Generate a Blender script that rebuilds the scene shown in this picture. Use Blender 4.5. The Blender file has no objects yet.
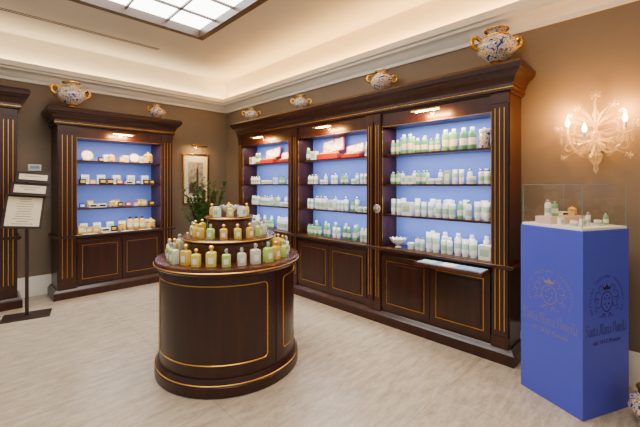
import bpy, math, random
from mathutils import Vector, Matrix
random.seed(7)
COL = bpy.context.scene.collection
pi = math.pi

# ---------------------------------------------------------------- materials
def lin(c):
    c = c/255.0
    return c/12.92 if c <= 0.04045 else ((c+0.055)/1.055)**2.4
def rgb(c): return (lin(c[0]), lin(c[1]), lin(c[2]), 1)
def mat(name, c, rough=0.5, metal=0.0, coat=0.0, trans=0.0, emis=None, es=0.0, ior=1.45):
    m = bpy.data.materials.new(name); m.use_nodes = True
    b = m.node_tree.nodes['Principled BSDF']
    b.inputs['Base Color'].default_value = rgb(c)
    b.inputs['Roughness'].default_value = rough
    b.inputs['Metallic'].default_value = metal
    b.inputs['Coat Weight'].default_value = coat
    b.inputs['Transmission Weight'].default_value = trans
    b.inputs['IOR'].default_value = ior
    if emis:
        b.inputs['Emission Color'].default_value = rgb(emis)
        b.inputs['Emission Strength'].default_value = es
    return m
def noise_mat(name, stops, scale=(1,1,1), nscale=5, detail=4, rough=0.5, coat=0.0, metal=0.0, distort=0.0):
    m = mat(name, (128,128,128), rough, metal, coat)
    nt = m.node_tree; N = nt.nodes; L = nt.links; b = N['Principled BSDF']
    tc = N.new('ShaderNodeTexCoord'); mp = N.new('ShaderNodeMapping')
    mp.inputs['Scale'].default_value = scale
    L.new(tc.outputs['Object'], mp.inputs['Vector'])
    t = N.new('ShaderNodeTexNoise'); t.inputs['Scale'].default_value = nscale
    t.inputs['Detail'].default_value = detail; t.inputs['Distortion'].default_value = distort
    out = t.outputs['Fac']
    L.new(mp.outputs['Vector'], t.inputs['Vector'])
    r = N.new('ShaderNodeValToRGB')
    els = r.color_ramp.elements
    els[0].position, els[0].color = stops[0][0], rgb(stops[0][1])
    els[1].position, els[1].color = stops[-1][0], rgb(stops[-1][1])
    for p, c in stops[1:-1]:
        e = els.new(p); e.color = rgb(c)
    L.new(out, r.inputs['Fac']); L.new(r.outputs['Color'], b.inputs['Base Color'])
    return m

WOOD = noise_mat('mahogany', [(0.3,(37,14,8)),(0.55,(50,20,11)),(0.75,(64,27,15))], scale=(7,7,0.7), nscale=2.4, detail=5, rough=0.32, coat=0.10, distort=0.3)
WOODTOP = noise_mat('mahogany_top', [(0.3,(56,23,13)),(0.7,(84,40,23))], scale=(2,9,2), nscale=2.5, detail=5, rough=0.24, coat=0.15)
GOLD = mat('gold_leaf', (222,168,78), 0.32, 1.0)
GOLDDARK = mat('aged_gold', (218,164,56), 0.26, 1.0)
BRASS = mat('brass', (206,160,74), 0.26, 1.0)
BLUE = noise_mat('blue_lacquer_back', [(0.3,(96,120,206)),(0.7,(104,128,212))], nscale=3, rough=0.55)
PEDBLUE = noise_mat('pedestal_blue', [(0.3,(68,78,194)),(0.7,(74,84,200))], nscale=2, rough=0.5)
WALL = noise_mat('taupe_wall', [(0.3,(122,105,86)),(0.7,(126,109,90))], nscale=4, detail=2, rough=0.8)
WHITE = noise_mat('white_paint', [(0.3,(232,227,214)),(0.7,(238,233,220))], nscale=8, rough=0.55)
CEIL = noise_mat('ceiling_paint', [(0.3,(204,201,195)),(0.7,(208,205,199))], nscale=3, rough=0.85)
DARK = mat('dark_metal', (34,24,20), 0.4, 0.3)
STANDW = mat('dark_walnut', (40,24,17), 0.4)
FRAMEWOOD = mat('skylight_frame', (60,40,24), 0.4)
PANE = mat('luminous_pane', (255,255,255), 0.5, emis=(255,252,246), es=12.0)
WHITEPL = mat('white_plastic', (240,240,236), 0.35)
CREAM = mat('cream_label', (236,228,204), 0.55)
PAPER = mat('paper', (222,208,178), 0.8)
INK = mat('ink', (70,62,54), 0.8)
GREENB = mat('pale_green_bottle', (118,184,130), 0.2, coat=0.3)
GREEND = mat('sage_green_bottle', (84,146,98), 0.25, coat=0.3)
GREENL = mat('mint_label', (168,200,168), 0.5)
YELLOWB = mat('yellow_box', (232,180,28), 0.5)
REDB = mat('red_box', (176,36,24), 0.5)
PINKB = mat('pink_box', (224,160,146), 0.5)
BLACKB = mat('black_box', (26,22,24), 0.4)
BLUEB = mat('blue_box', (50,76,160), 0.5)
TRAYBLUE = mat('tray_glass', (120,158,190), 0.3)
SILVER = mat('silver_cap', (205,205,200), 0.25, 0.9)
LIQ = [mat('perfume_yellow', (246,230,92), 0.06, trans=0.25, coat=0.6), mat('perfume_green', (202,234,120), 0.06, trans=0.25, coat=0.6),
       mat('perfume_amber', (246,206,88), 0.06, trans=0.25, coat=0.6), mat('perfume_clear', (238,244,216), 0.05, trans=0.35, coat=0.6)]
BULB = mat('flame_bulb', (255,220,160), 0.4, emis=(255,218,150), es=80)
SOCKET = mat('candle_sleeve', (240,228,200), 0.5)
LEAF = noise_mat('leaf_green', [(0.3,(34,70,24)),(0.7,(84,126,48))], nscale=12, rough=0.45)
TERRA = mat('pot_ceramic', (120,84,58), 0.6)

def majolica():
    m = mat('majolica_glaze', (240,236,222), 0.12, coat=0.6)
    nt = m.node_tree; N = nt.nodes; L = nt.links; b = N['Principled BSDF']
    tc = N.new('ShaderNodeTexCoord')
    n = N.new('ShaderNodeTexNoise'); n.inputs['Scale'].default_value = 15; n.inputs['Detail'].default_value = 4; n.inputs['Distortion'].default_value = 2.0
    L.new(tc.outputs['Object'], n.inputs['Vector'])
    r = N.new('ShaderNodeValToRGB'); r.color_ramp.interpolation = 'CONSTANT'
    e = r.color_ramp.elements
    e[0].position = 0; e[0].color = rgb((16,36,116))
    e[1].position = 0.40; e[1].color = rgb((66,94,170))
    for p, c in [(0.43,(226,220,200)),(0.475,(206,150,30)),(0.515,(228,222,204)),(0.555,(196,138,26)),(0.585,(20,42,120)),(0.62,(226,220,200))]:
        x = e.new(p); x.color = rgb(c)
    L.new(n.outputs['Fac'], r.inputs['Fac']); L.new(r.outputs['Color'], b.inputs['Base Color'])
    return m
MAJ = majolica()

def mix_glass(name, tcol, lo, hi, blend, principled=None):
    m = bpy.data.materials.new(name); m.use_nodes = True
    nt = m.node_tree; N = nt.nodes; L = nt.links
    b = N['Principled BSDF']; out = N['Material Output']
    t = N.new('ShaderNodeBsdfTransparent'); t.inputs['Color'].default_value = tcol
    if principled:
        b.inputs['Base Color'].default_value = rgb(principled); b.inputs['Roughness'].default_value = 0.04; b.inputs['Coat Weight'].default_value = 1.0
        g = b
    else:
        N.remove(b); g = N.new('ShaderNodeBsdfGlossy'); g.inputs['Roughness'].default_value = 0.03
    f = N.new('ShaderNodeLayerWeight'); f.inputs['Blend'].default_value = blend
    mr = N.new('ShaderNodeMapRange'); mr.inputs['To Min'].default_value = lo; mr.inputs['To Max'].default_value = hi
    x = N.new('ShaderNodeMixShader')
    L.new(f.outputs['Facing'], mr.inputs['Value']); L.new(mr.outputs[0], x.inputs[0])
    L.new(t.outputs[0], x.inputs[1]); L.new(g.outputs[0], x.inputs[2]); L.new(x.outputs[0], out.inputs['Surface'])
    return m
GLASS = mix_glass('clear_glass',(0.97,0.985,0.98,1),0.03,0.4,0.15)
MURANO = mix_glass('blown_glass',(1,0.96,0.86,1),0.06,0.75,0.40,(255,240,200))

def floor_mat():
    m = mat('travertine', (200,186,164), 0.25)
    nt = m.node_tree; N = nt.nodes; L = nt.links; b = N['Principled BSDF']
    tc = N.new('ShaderNodeTexCoord')
    mp = N.new('ShaderNodeMapping'); mp.inputs['Scale'].default_value = (1.6, 6.5, 1)
    L.new(tc.outputs['Object'], mp.inputs['Vector'])
    n = N.new('ShaderNodeTexNoise'); n.inputs['Scale'].default_value = 3.0; n.inputs['Detail'].default_value = 12; n.inputs['Roughness'].default_value = 0.82; n.inputs['Distortion'].default_value = 0.35
    L.new(mp.outputs[0], n.inputs['Vector'])
    r = N.new('ShaderNodeValToRGB'); e = r.color_ramp.elements
    e[0].position = 0.30; e[0].color = rgb((136,121,100)); e[1].position = 0.70; e[1].color = rgb((204,192,171))
    x = e.new(0.5); x.color = rgb((179,165,143))
    L.new(n.outputs['Fac'], r.inputs['Fac'])
    br = N.new('ShaderNodeTexBrick'); br.inputs['Scale'].default_value = 1.0; br.offset = 0.0
    br.inputs['Brick Width'].default_value = 1.2; br.inputs['Row Height'].default_value = 1.2
    br.inputs['Mortar Size'].default_value = 0.0025; br.inputs['Mortar Smooth'].default_value = 0.1
    br.inputs['Color1'].default_value = (1,1,1,1); br.inputs['Color2'].default_value = (0.96,0.95,0.935,1); br.inputs['Mortar'].default_value = (0.72,0.68,0.62,1)
    L.new(tc.outputs['Object'], br.inputs['Vector'])
    mx = N.new('ShaderNodeMix'); mx.data_type = 'RGBA'; mx.blend_type = 'MULTIPLY'; mx.inputs[0].default_value = 1
    L.new(r.outputs['Color'], mx.inputs[6]); L.new(br.outputs['Color'], mx.inputs[7])
    L.new(mx.outputs[2], b.inputs['Base Color'])
    return m
FLOOR = floor_mat()

# ---------------------------------------------------------------- mesh builder
class MB:
    def __init__(s): s.v = []; s.f = []; s.m = []
    def box(s, x0,x1,y0,y1,z0,z1, m=0, M=None):
        b = len(s.v)
        p = [(x0,y0,z0),(x1,y0,z0),(x1,y1,z0),(x0,y1,z0),(x0,y0,z1),(x1,y0,z1),(x1,y1,z1),(x0,y1,z1)]
        if M is not None: p = [tuple(M @ Vector(q)) for q in p]
        s.v += p
        for f in [(0,3,2,1),(4,5,6,7),(0,1,5,4),(1,2,6,5),(2,3,7,6),(3,0,4,7)]:
            s.f.append(tuple(b+i for i in f)); s.m.append(m)
        return s
    def lathe(s, prof, n=20, m=0, c=(0,0,0), sx=1, sy=1, M=None):
        b = len(s.v); k = len(prof)
        for p in prof:
            for i in range(n):
                a = 2*pi*i/n
                q = (c[0]+p[0]*math.cos(a)*sx, c[1]+p[0]*math.sin(a)*sy, c[2]+p[1])
                if M is not None: q = tuple(M @ Vector(q))
                s.v.append(q)
        for j in range(k-1):
            mm = prof[j][2] if len(prof[j]) > 2 else m
            for i in range(n):
                i2 = (i+1) % n
                s.f.append((b+j*n+i, b+j*n+i2, b+(j+1)*n+i2, b+(j+1)*n+i)); s.m.append(mm)
        if prof[0][0] > 1e-5: s.f.append(tuple(b+i for i in reversed(range(n)))); s.m.append(prof[0][2] if len(prof[0])>2 else m)
        if prof[-1][0] > 1e-5: s.f.append(tuple(b+(k-1)*n+i for i in range(n))); s.m.append(prof[-1][2] if len(prof[-1])>2 else m)
        return s
    def tube(s, path, r, n=8, closed=False, m=0, flat=1.0):
        P = [Vector(p) for p in path]; k = len(P)
        R = r if isinstance(r, (list,tuple)) else [r]*k
        b = len(s.v); up = None
        for i in range(k):
            if closed: t = P[(i+1)%k]-P[i-1]
            else: t = P[min(i+1,k-1)]-P[max(i-1,0)]
            t.normalize()
            if up is None:
                up = Vector((0,0,1)) if abs(t.z) < 0.9 else Vector((1,0,0))
            u = (up - t*up.dot(t)).normalized(); w = t.cross(u); up = u
            for j in range(n):
                a = 2*pi*j/n
                s.v.append(tuple(P[i] + (u*math.cos(a) + w*math.sin(a)*flat)*R[i]))
        for i in range(k if closed else k-1):
            i2 = (i+1) % k
            for j in range(n):
                j2 = (j+1) % n
                s.f.append((b+i*n+j, b+i*n+j2, b+i2*n+j2, b+i2*n+j)); s.m.append(m)
        if not closed:
            s.f.append(tuple(b+j for j in reversed(range(n)))); s.m.append(m)
            s.f.append(tuple(b+(k-1)*n+j for j in range(n))); s.m.append(m)
        return s
    def ring(s, r, z, t, n=64, c=(0,0)):
        return s.tube([(c[0]+r*math.cos(2*pi*i/n), c[1]+r*math.sin(2*pi*i/n), z) for i in range(n)], t, 6, True)
    def sweep(s, prof, path_fn, m=0, caps=True):
        k = len(path_fn(0)); b = len(s.v)
        for d,z in prof:
            for x,y in path_fn(d): s.v.append((x,y,z))
        for j in range(len(prof)-1):
            for i in range(k-1):
                s.f.append((b+j*k+i, b+j*k+i+1, b+(j+1)*k+i+1, b+(j+1)*k+i)); s.m.append(m)
        if caps:
            n = len(prof)
            s.f.append(tuple(b+j*k for j in range(n))); s.m.append(m)
            s.f.append(tuple(b+j*k+k-1 for j in reversed(range(n)))); s.m.append(m)
        return s
    def poly(s, pts, m=0, M=None):
        b = len(s.v); n = len(pts)
        q = [(p[0],p[1],0) for p in pts]
        if M is not None: q = [tuple(M @ Vector(a)) for a in q]
        s.v += q
        s.f.append(tuple(b+i for i in range(n))); s.m.append(m)
        return s
    def obj(s, name, mats, parent=None, loc=(0,0,0), rot=0.0, angle=35, bevel=0, label=None, fix=True):
        me = bpy.data.meshes.new(name)
        me.from_pydata([tuple(v) for v in s.v], [], s.f)
        for mm in (mats if isinstance(mats,(list,tuple)) else [mats]): me.materials.append(mm)
        for p, mi in zip(me.polygons, s.m): p.material_index = mi; p.use_smooth = True
        if fix:
            import bmesh
            bm = bmesh.new(); bm.from_mesh(me)
            bmesh.ops.remove_doubles(bm, verts=bm.verts, dist=1e-6)
            bmesh.ops.recalc_face_normals(bm, faces=bm.faces); bm.to_mesh(me); bm.free()
        me.set_sharp_from_angle(angle=math.radians(angle))
        o = bpy.data.objects.new(name, me); COL.objects.link(o)
        if parent: o.parent = parent
        o.location = loc; o.rotation_euler = (0,0,rot)
        if bevel:
            bv = o.modifiers.new('bevel','BEVEL'); bv.width = bevel; bv.segments = 2; bv.limit_method = 'ANGLE'; bv.angle_limit = math.radians(40)
        if label: o['label'] = label
        return o
def empty(name, loc, rot, label, cat, group=None):
    e = bpy.data.objects.new(name, None); COL.objects.link(e); e.empty_display_size = 0.1
    e.location = loc; e.rotation_euler = (0,0,rot); tag(e, label, cat, group); return e
def tag(o, label, cat, group=None):
    o['label'] = label; o['category'] = cat
    if group: o['group'] = group
    return o
def struct(o): o['kind'] = 'structure'; return o
def area(name, loc, rot, sx, sy, e, c=(255,244,230), parent=None):
    l = bpy.data.lights.new(name,'AREA'); l.shape = 'RECTANGLE'; l.size = sx; l.size_y = sy; l.energy = e; l.color = rgb(c)[:3]
    o = bpy.data.objects.new(name, l); COL.objects.link(o); o.location = loc; o.rotation_euler = rot
    if parent: o.parent = parent
    return o
def point(name, loc, e, c, r=0.02, parent=None):
    l = bpy.data.lights.new(name,'POINT'); l.energy = e; l.color = rgb(c)[:3]; l.shadow_soft_size = r
    o = bpy.data.objects.new(name, l); COL.objects.link(o); o.location = loc
    if parent: o.parent = parent
    return o

# ---------------------------------------------------------------- room
WX, WY, H = 3.5, 6.1, 3.45
X0, Y0 = -2.6, -2.2
struct(MB().box(X0,WX+0.15,Y0,WY+0.15,-0.1,0).obj('floor', FLOOR))
struct(MB().box(WX,WX+0.15,Y0,WY+0.15,0,H+0.3).obj('wall_right', WALL))
struct(MB().box(X0,WX,WY,WY+0.15,0,H+0.3).obj('wall_back', WALL))
cb = MB().sweep([(0.0,3.0),(0.012,3.0),(0.012,3.45),(0.0,3.45)], lambda d:[(X0,WY-d),(WX-d,WY-d),(WX-d,Y0)])
struct(cb.obj('trim_1', WHITE))
sx0,sx1,sy0,sy1 = 0.35,2.16,2.25,4.42
c = MB()
c.box(X0,sx0,Y0,WY+.15,H,H+0.12); c.box(sx1,WX+.15,Y0,WY+.15,H,H+0.12)
c.box(sx0,sx1,Y0,sy0,H,H+0.12); c.box(sx0,sx1,sy1,WY+.15,H,H+0.12)
struct(c.obj('ceiling', CEIL))
s = MB()
for k in range(2): s.box(-2.0,1.95,5.27+k*0.045,5.27+k*0.045+0.016,H-0.004,H+0.002)
struct(s.obj('trim_2', DARK))
f = MB()
f.box(sx0-.03,sx1+.03,sy1-.03,sy1+.05,H-0.04,H+0.1); f.box(sx0-.03,sx1+.03,sy0-.05,sy0+.03,H-0.04,H+0.1)
f.box(sx0-.05,sx0+.03,sy0-.05,sy1+.05,H-0.04,H+0.1); f.box(sx1-.03,sx1+.05,sy0-.05,sy1+.05,H-0.04,H+0.1)
nx, ny = 4, 5
for i in range(1,nx):
    x = sx0+(sx1-sx0)*i/nx; f.box(x-.009,x+.009,sy0,sy1,H+0.03,H+0.06)
for i in range(1,ny):
    y = sy0+(sy1-sy0)*i/ny; f.box(sx0,sx1,y-.009,y+.009,H+0.03,H+0.06)
w = f.obj('window_1', FRAMEWOOD, bevel=0.003); struct(w)
p = MB().box(sx0,sx1,sy0,sy1,H+0.065,H+0.08).obj('pane', PANE, parent=w); struct(p)
prof = [(0,2.85),(0.02,2.85),(0.025,2.885),(0.045,2.90),(0.06,2.935),(0.10,2.965),(0.12,2.97),(0.125,2.995),(0.15,3.005),(0.155,3.07),(0.13,3.07),(0.13,3.02),(0,3.02)]
struct(MB().sweep(prof, lambda d:[(X0,WY-d),(WX-d,WY-d),(WX-d,Y0)]).obj('trim_3', WHITE))
bprof = [(0,0),(0.028,0),(0.028,0.19),(0.02,0.205),(0.02,0.235),(0.008,0.26),(0,0.26)]
struct(MB().sweep(bprof, lambda d:[(WX-d,WY-0.001),(WX-d,Y0)]).obj('baseboard_right', WHITE))
struct(MB().sweep(bprof, lambda d:[(X0,WY-d),(WX-0.03,WY-d)]).obj('baseboard_back', WHITE))

# ---------------------------------------------------------------- cabinets
SH = [0.82, 1.17, 1.50, 1.82]
def frame_rect(mb, x0,x1,z0,z1,y0,y1,t, m=0):
    mb.box(x0,x1,y0,y1,z0,z0+t,m); mb.box(x0,x1,y0,y1,z1-t,z1,m)
    mb.box(x0,x0+t,y0,y1,z0+t,z1-t,m); mb.box(x1-t,x1,y0,y1,z0+t,z1-t,m)
def cabinet(loc, rot, W, sl, sr, D, eL, eR, label, light=1.0, group=None, lamp=True):
    E = empty('display_cabinet', loc, rot, label, 'cabinet', group)
    b = MB()
    b.box(0,0.03,0.0,D,0.1,2.3); b.box(W-0.03,W,0.0,D,0.1,2.3)
    b.box(0.03,sl,0,0.03,0.1,2.3); b.box(W-sr,W-0.03,0,0.03,0.1,2.3)
    b.box(sl-0.02,sl,0.03,D,0.82,2.12); b.box(W-sr,W-sr+0.02,0.03,D,0.82,2.12)
    b.box(sl,W-sr,0,D,2.12,2.3)
    b.box(sl,W-sr,0.0,0.03,0.1,0.16); b.box(sl,W-sr,0.0,0.03,0.74,0.78)
    b.box(sl,W-sr,0.015,D,0.16,0.74)
    b.box(0.03,W-0.03,0.03,D,0.77,0.82)
    b.obj('body', WOOD, E)
    def path(d):
        L = [(-d,D),(-d,-d)] if eL else [(0,-d)]
        R = [(W+d,-d),(W+d,D)] if eR else [(W,-d)]
        return L+R
    MB().sweep([(0,0),(0.045,0),(0.045,0.09),(0.035,0.10),(0.025,0.115),(0.012,0.13),(0,0.13)], path).obj('plinth', WOOD, E)
    MB().sweep([(0,0.77),(0.012,0.775),(0.03,0.79),(0.036,0.80),(0.036,0.815),(0.03,0.82),(0,0.82)], path).obj('ledge', WOOD, E)
    cp = [(0,2.26),(0.012,2.26),(0.018,2.275),(0.03,2.28),(0.03,2.33),(0.042,2.34),(0.05,2.37),(0.07,2.395),(0.092,2.41),(0.095,2.425),(0.11,2.435),(0.115,2.475),(0.105,2.49),(0.1,2.5)]
    cm = MB().sweep(cp, path, caps=False)
    pts = path(0.1); bb = len(cm.v); cm.v += [(x,y,2.5) for x,y in pts]
    if not eR: cm.v.append((W,D,2.5))
    if not eL: cm.v.append((0,D,2.5))
    cm.f.append(tuple(range(bb, len(cm.v)))); cm.m.append(0)
    cor = cm.obj('cornice', WOOD, E)
    MB().sweep([(0.031,2.298),(0.033,2.299),(0.033,2.304),(0.031,2.305)], path, caps=False).obj('gold_inlay', GOLDDARK, cor)
    MB().box(sl,W-sr,D-0.02,D-0.005,0.82,2.12).obj('back_panel', BLUE, E, label='periwinkle blue back panel')
    for z in SH[1:]:
        MB().box(sl,W-sr,0.035,D-0.02,z-0.018,z).obj('shelf', WOOD, E)
    for (a,b2) in ((0,sl),(W-sr,W)):
        P = MB(); w_ = b2-a
        P.box(a+0.008,b2-0.008,-0.022,0.0,0.22,2.20)
        P.box(a+0.002,b2-0.002,-0.028,0.0,0.13,0.22); P.box(a+0.002,b2-0.002,-0.028,0.0,2.18,2.26)
        po = P.obj('pilaster', WOOD, E)
        n = 2 if w_ < 0.13 else 3
        for i in range(n):
            cx = a + w_*(i+1)/(n+1)
            G = MB(); G.box(cx-0.0028,cx+0.0028,-0.025,-0.02,0.27,2.14); G.obj('gold_inlay', GOLD, po)
    G = MB(); frame_rect(G, sl, W-sr, 0.82, 2.12, -0.003, 0.006, 0.005); G.obj('opening_trim', GOLDDARK, E)
    x0 = sl; x1 = W-sr; mid = (x0+x1)/2
    for (a,b2) in ((x0+0.006,mid-0.003),(mid+0.003,x1-0.006)):
        d = MB(); d.box(a,b2,-0.008,0.013,0.165,0.735)
        frame_rect(d, a+0.0,b2-0.0,0.165,0.735,-0.016,-0.008,0.055)
        d.box(a+0.085,b2-0.085,-0.014,-0.008,0.25,0.65)
        do = d.obj('door', WOOD, E, bevel=0.002)
        g = MB(); frame_rect(g, a+0.057,b2-0.057,0.222,0.678,-0.013,-0.006,0.005); g.obj('gold_inlay', GOLD, do)
    if lamp:
        cx = W/2
        la = MB()
        la.tube([(cx,0.0,2.19),(cx,-0.05,2.21),(cx,-0.10,2.215),(cx,-0.14,2.20)], 0.006, m=0)
        la.lathe([(0.022,0),(0.022,0.008)], 16, M=Matrix.Translation((cx,-0.0,2.19)) @ Matrix.Rotation(pi/2,4,'X'))
        lo = la.obj('picture_lamp', BRASS, E)
        sh = MB(); seg = []
        for k in range(9):
            a = pi*k/8.0; seg.append((math.cos(a)*0.024, math.sin(a)*0.024))
        for xx in (cx-0.14, cx+0.14):
            for (u,v) in seg: sh.v.append((xx,-0.14+u,2.19+v))
            for (u,v) in reversed(seg): sh.v.append((xx,-0.14+u*0.88,2.19+v*0.88))
        n = 18
        for i in range(n):
            j=(i+1)%n; sh.f.append((i,j,n+j,n+i)); sh.m.append(0)
        sh.f.append(tuple(reversed(range(n)))); sh.m.append(0); sh.f.append(tuple(range(n,2*n))); sh.m.append(0)
        sh.obj('lamp_shade', BRASS, lo)
        area('picture_lamp_light', (cx,-0.13,2.188), (math.radians(60),0,0), 0.24, 0.02, 13*light, (255,184,96), E)
    if light:
        for z in SH[1:]+[2.115]:
            area('shelf_light', ((x0+x1)/2, 0.075, z-0.022), (math.radians(12),0,0), x1-x0-0.06, 0.03, (7.0 if z > 2 else 5.2)*light, (246,247,255), E)
    E['_x0'] = x0; E['_x1'] = x1; E['_D'] = D
    return E
XF = 3.19; U = 1.383
cabL = cabinet((0.80,5.64,0),0,1.48,0.21,0.17,0.45,True,True,'dark mahogany display cabinet with boxed soaps on blue-lit shelves')
cab1 = cabinet((XF,5.14,0),-pi/2,U,0.10,0.10,0.30,True,False,'dark mahogany display cabinet section beside the room corner',group='wall of mahogany display cabinets')
cab2 = cabinet((XF,5.14-U,0),-pi/2,U,0.10,0.10,0.30,False,False,'dark mahogany display cabinet section between two others, green flasks on deck',group='wall of mahogany display cabinets')
cab3 = cabinet((XF,5.14-2*U,0),-pi/2,U,0.10,0.145,0.30,False,True,'dark mahogany display cabinet section with pull-out tray beside blue pedestal',group='wall of mahogany display cabinets')
cab0 = cabinet((-1.07,5.64,0),0,1.48,0.17,0.17,0.45,True,True,'taller dark mahogany cabinet with gold fluted pilaster beside sign stand')
cab0.scale = (1,1,1.06)

to = MB().box(0.62,1.24,-0.21,0.0,0.735,0.768).obj('pull_out_tray', WOODTOP, cab3, bevel=0.003)
MB().box(0.635,1.225,-0.195,-0.04,0.768,0.772).obj('tray_glass', TRAYBLUE, to, label='pale blue glass top')
LFG = mat('leaflet_green', (150,178,140), 0.7); LFB = mat('leaflet_blue', (120,146,190), 0.7)
for i in range(3):
    x = 0.67+i*0.19
    o = MB().box(0,0.13,0,0.10,0,0.003).obj('leaflet', [LFG,PAPER,LFB][i])
    o.location = (XF-0.18, 5.14-2*U-x, 0.7725); o.rotation_euler=(0,0,-pi/2)
    tag(o,['sage green','pale cream','soft blue'][i]+' paper leaflet lying on the pull-out tray','leaflet','leaflets on the pull-out tray')
for i in range(4):
    o = MB().box(0,0.17,0,0.055,0,0.004).obj('leaflet', PAPER if i%2 else CREAM)
    o.location = (1.08+i*0.235, 5.612, 0.8205); o.rotation_euler=(0,0,random.uniform(-.05,.05))
    tag(o,'pale folded leaflet lying on the cabinet ledge','leaflet','leaflets on the cabinet ledge')
md = MB().lathe([(0.001,0.022),(0.018,0.02),(0.024,0.012),(0.042,0.010),(0.048,0.004),(0.048,0)],24,M=Matrix.Translation((0.05,-0.026,1.23))@Matrix.Rotation(pi/2,4,'X'))
md.obj('medallion', SILVER, cab3, label='round silvered medallion')

# ---------------------------------------------------------------- products (templates)
TEMPL = []
def template(name, mb, mats, parts=(), bevel=0):
    o = mb.obj(name, mats, bevel=bevel)
    ch = [pm.obj(pn, pmat, parent=o) for pn, pm, pmat in parts]
    COL.objects.unlink(o)
    for x in ch: COL.objects.unlink(x)
    TEMPL.append(o); TEMPL.extend(ch)
    return (o, ch)
def inst(T, loc, rot, label, cat, group, s=1.0, sz=None):
    o0, ch = T
    o = o0.copy(); COL.objects.link(o); o.location = loc; o.rotation_euler = (0,0,rot)
    o.scale = (s,s,sz or s)
    for c0 in ch:
        c1 = c0.copy(); c1.parent = o; COL.objects.link(c1)
    tag(o, label, cat, group)
    return o
def cap(r, z, h, n=14): return MB().lathe([(r*0.96,z),(r,z+0.002),(r,z+h-0.003),(r*0.9,z+h)], n)
def cyl_bottle(r,h,neck,bm,lm,cm,name='toiletry_bottle',ch=0.03):
    b = MB().lathe([(r*0.92,0,0),(r,0.005,0),(r,h*0.22,1),(r*1.004,h*0.22,1),(r*1.004,h*0.55,1),(r,h*0.55,0),(r,h*0.78,0),(r*0.85,h*0.86,0),(neck,h*0.9,0),(neck,h*0.92,0)], 18)
    return template(name, b, [bm,lm], [('cap', cap(neck*1.25,h*0.905,ch), cm)])
T_green = cyl_bottle(0.031,0.20,0.014,GREENB,CREAM,WHITEPL)
T_sage  = cyl_bottle(0.034,0.19,0.015,GREEND,CREAM,WHITEPL)
T_flask = cyl_bottle(0.026,0.125,0.011,GREENB,CREAM,SILVER,ch=0.02)
T_white = cyl_bottle(0.030,0.185,0.016,WHITEPL,GREENL,WHITEPL)
T_whites= cyl_bottle(0.026,0.14,0.014,WHITEPL,GREENL,SILVER,ch=0.022)
T_yel   = cyl_bottle(0.028,0.15,0.013,YELLOWB,CREAM,BLACKB,ch=0.025)
T_jar = template('cream_jar', MB().lathe([(0.034,0,0),(0.036,0.004,0),(0.036,0.012,1),(0.0362,0.012,1),(0.0362,0.034,0),(0.036,0.04,0)],20), [WHITEPL,GREENL], [('lid', cap(0.038,0.040,0.022,20), WHITEPL)])
T_jary = template('soap_jar', MB().lathe([(0.04,0,0),(0.046,0.008,0),(0.046,0.02,1),(0.0462,0.02,1),(0.0462,0.06,0),(0.044,0.07,0)],20), [MAJ,YELLOWB], [('lid', MB().lathe([(0.045,0.07),(0.047,0.08),(0.03,0.095),(0.008,0.1),(0.010,0.112),(0.001,0.118)],20), YELLOWB)])
def tube_mb(w,h):
    t = MB(); n=16; rings=[(0.03,1.0),(0.35,1.0),(0.7,0.8),(0.97,0.16),(1.0,0.12)]
    for zf,fl in rings:
        for i in range(n):
            a=2*pi*i/n; t.v.append((w/2*math.cos(a)*(1+0.12*(1-fl)), w/2*math.sin(a)*fl, 0.022+zf*(h-0.022)))
    for j in range(len(rings)-1):
        for i in range(n):
            i2=(i+1)%n; t.f.append((j*n+i,j*n+i2,(j+1)*n+i2,(j+1)*n+i)); t.m.append(1 if j==1 else 0)
    t.f.append(tuple(reversed(range(n)))); t.m.append(0); t.f.append(tuple((len(rings)-1)*n+i for i in range(n))); t.m.append(0)
    return t
T_tube = template('cream_tube', tube_mb(0.054,0.16), [WHITEPL,GREENL], [('cap', cap(0.024,0.0,0.028), WHITEPL)])
def carton(w,d,h,m1,m2,name='carton_box'):
    b = MB().box(-w/2,w/2,-d/2,d/2,0,h)
    lab = MB().box(-w*0.38,w*0.38,-d/2-0.0012,-d/2,h*0.25,h*0.75)
    flap = MB().box(-w/2-0.001,w/2+0.001,-d/2-0.001,d/2+0.001,h*0.86,h+0.001)
    return template(name, b, [m1], [('label_panel', lab, m2),('lid', flap, m1)])
T_box = {'w':carton(0.075,0.05,0.10,WHITEPL,GREENL),'y':carton(0.075,0.05,0.09,YELLOWB,CREAM),'r':carton(0.075,0.05,0.07,REDB,CREAM),
         'k':carton(0.06,0.05,0.06,BLACKB,YELLOWB),'b':carton(0.07,0.05,0.07,BLUEB,CREAM),'c':carton(0.11,0.07,0.05,CREAM,BLACKB),
         'p':carton(0.07,0.05,0.06,PINKB,CREAM),'g':carton(0.06,0.045,0.14,GREENL,CREAM)}
T_tin = template('patterned_tin', MB().lathe([(0.045,0),(0.047,0.004),(0.047,0.15),(0.044,0.155)],24), [MAJ], [('lid', MB().lathe([(0.048,0.155),(0.049,0.16),(0.049,0.182),(0.046,0.187),(0.006,0.19),(0.008,0.2),(0.001,0.207)],24), WHITEPL)])
rd = MB().lathe([(0.001,0,0),(0.045,0.0,0),(0.055,0.008,0),(0.055,0.016,0),(0.046,0.014,1),(0.001,0.014,1)],28, M=Matrix.Translation((0,0,0.058)) @ Matrix.Rotation(math.radians(78),4,'X'))
T_round = template('round_soap_tin', rd, [YELLOWB,CREAM], [('easel', MB().box(-0.03,0.03,-0.02,0.045,0,0.008), DARK)])
sc = MB(); n=24
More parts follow.
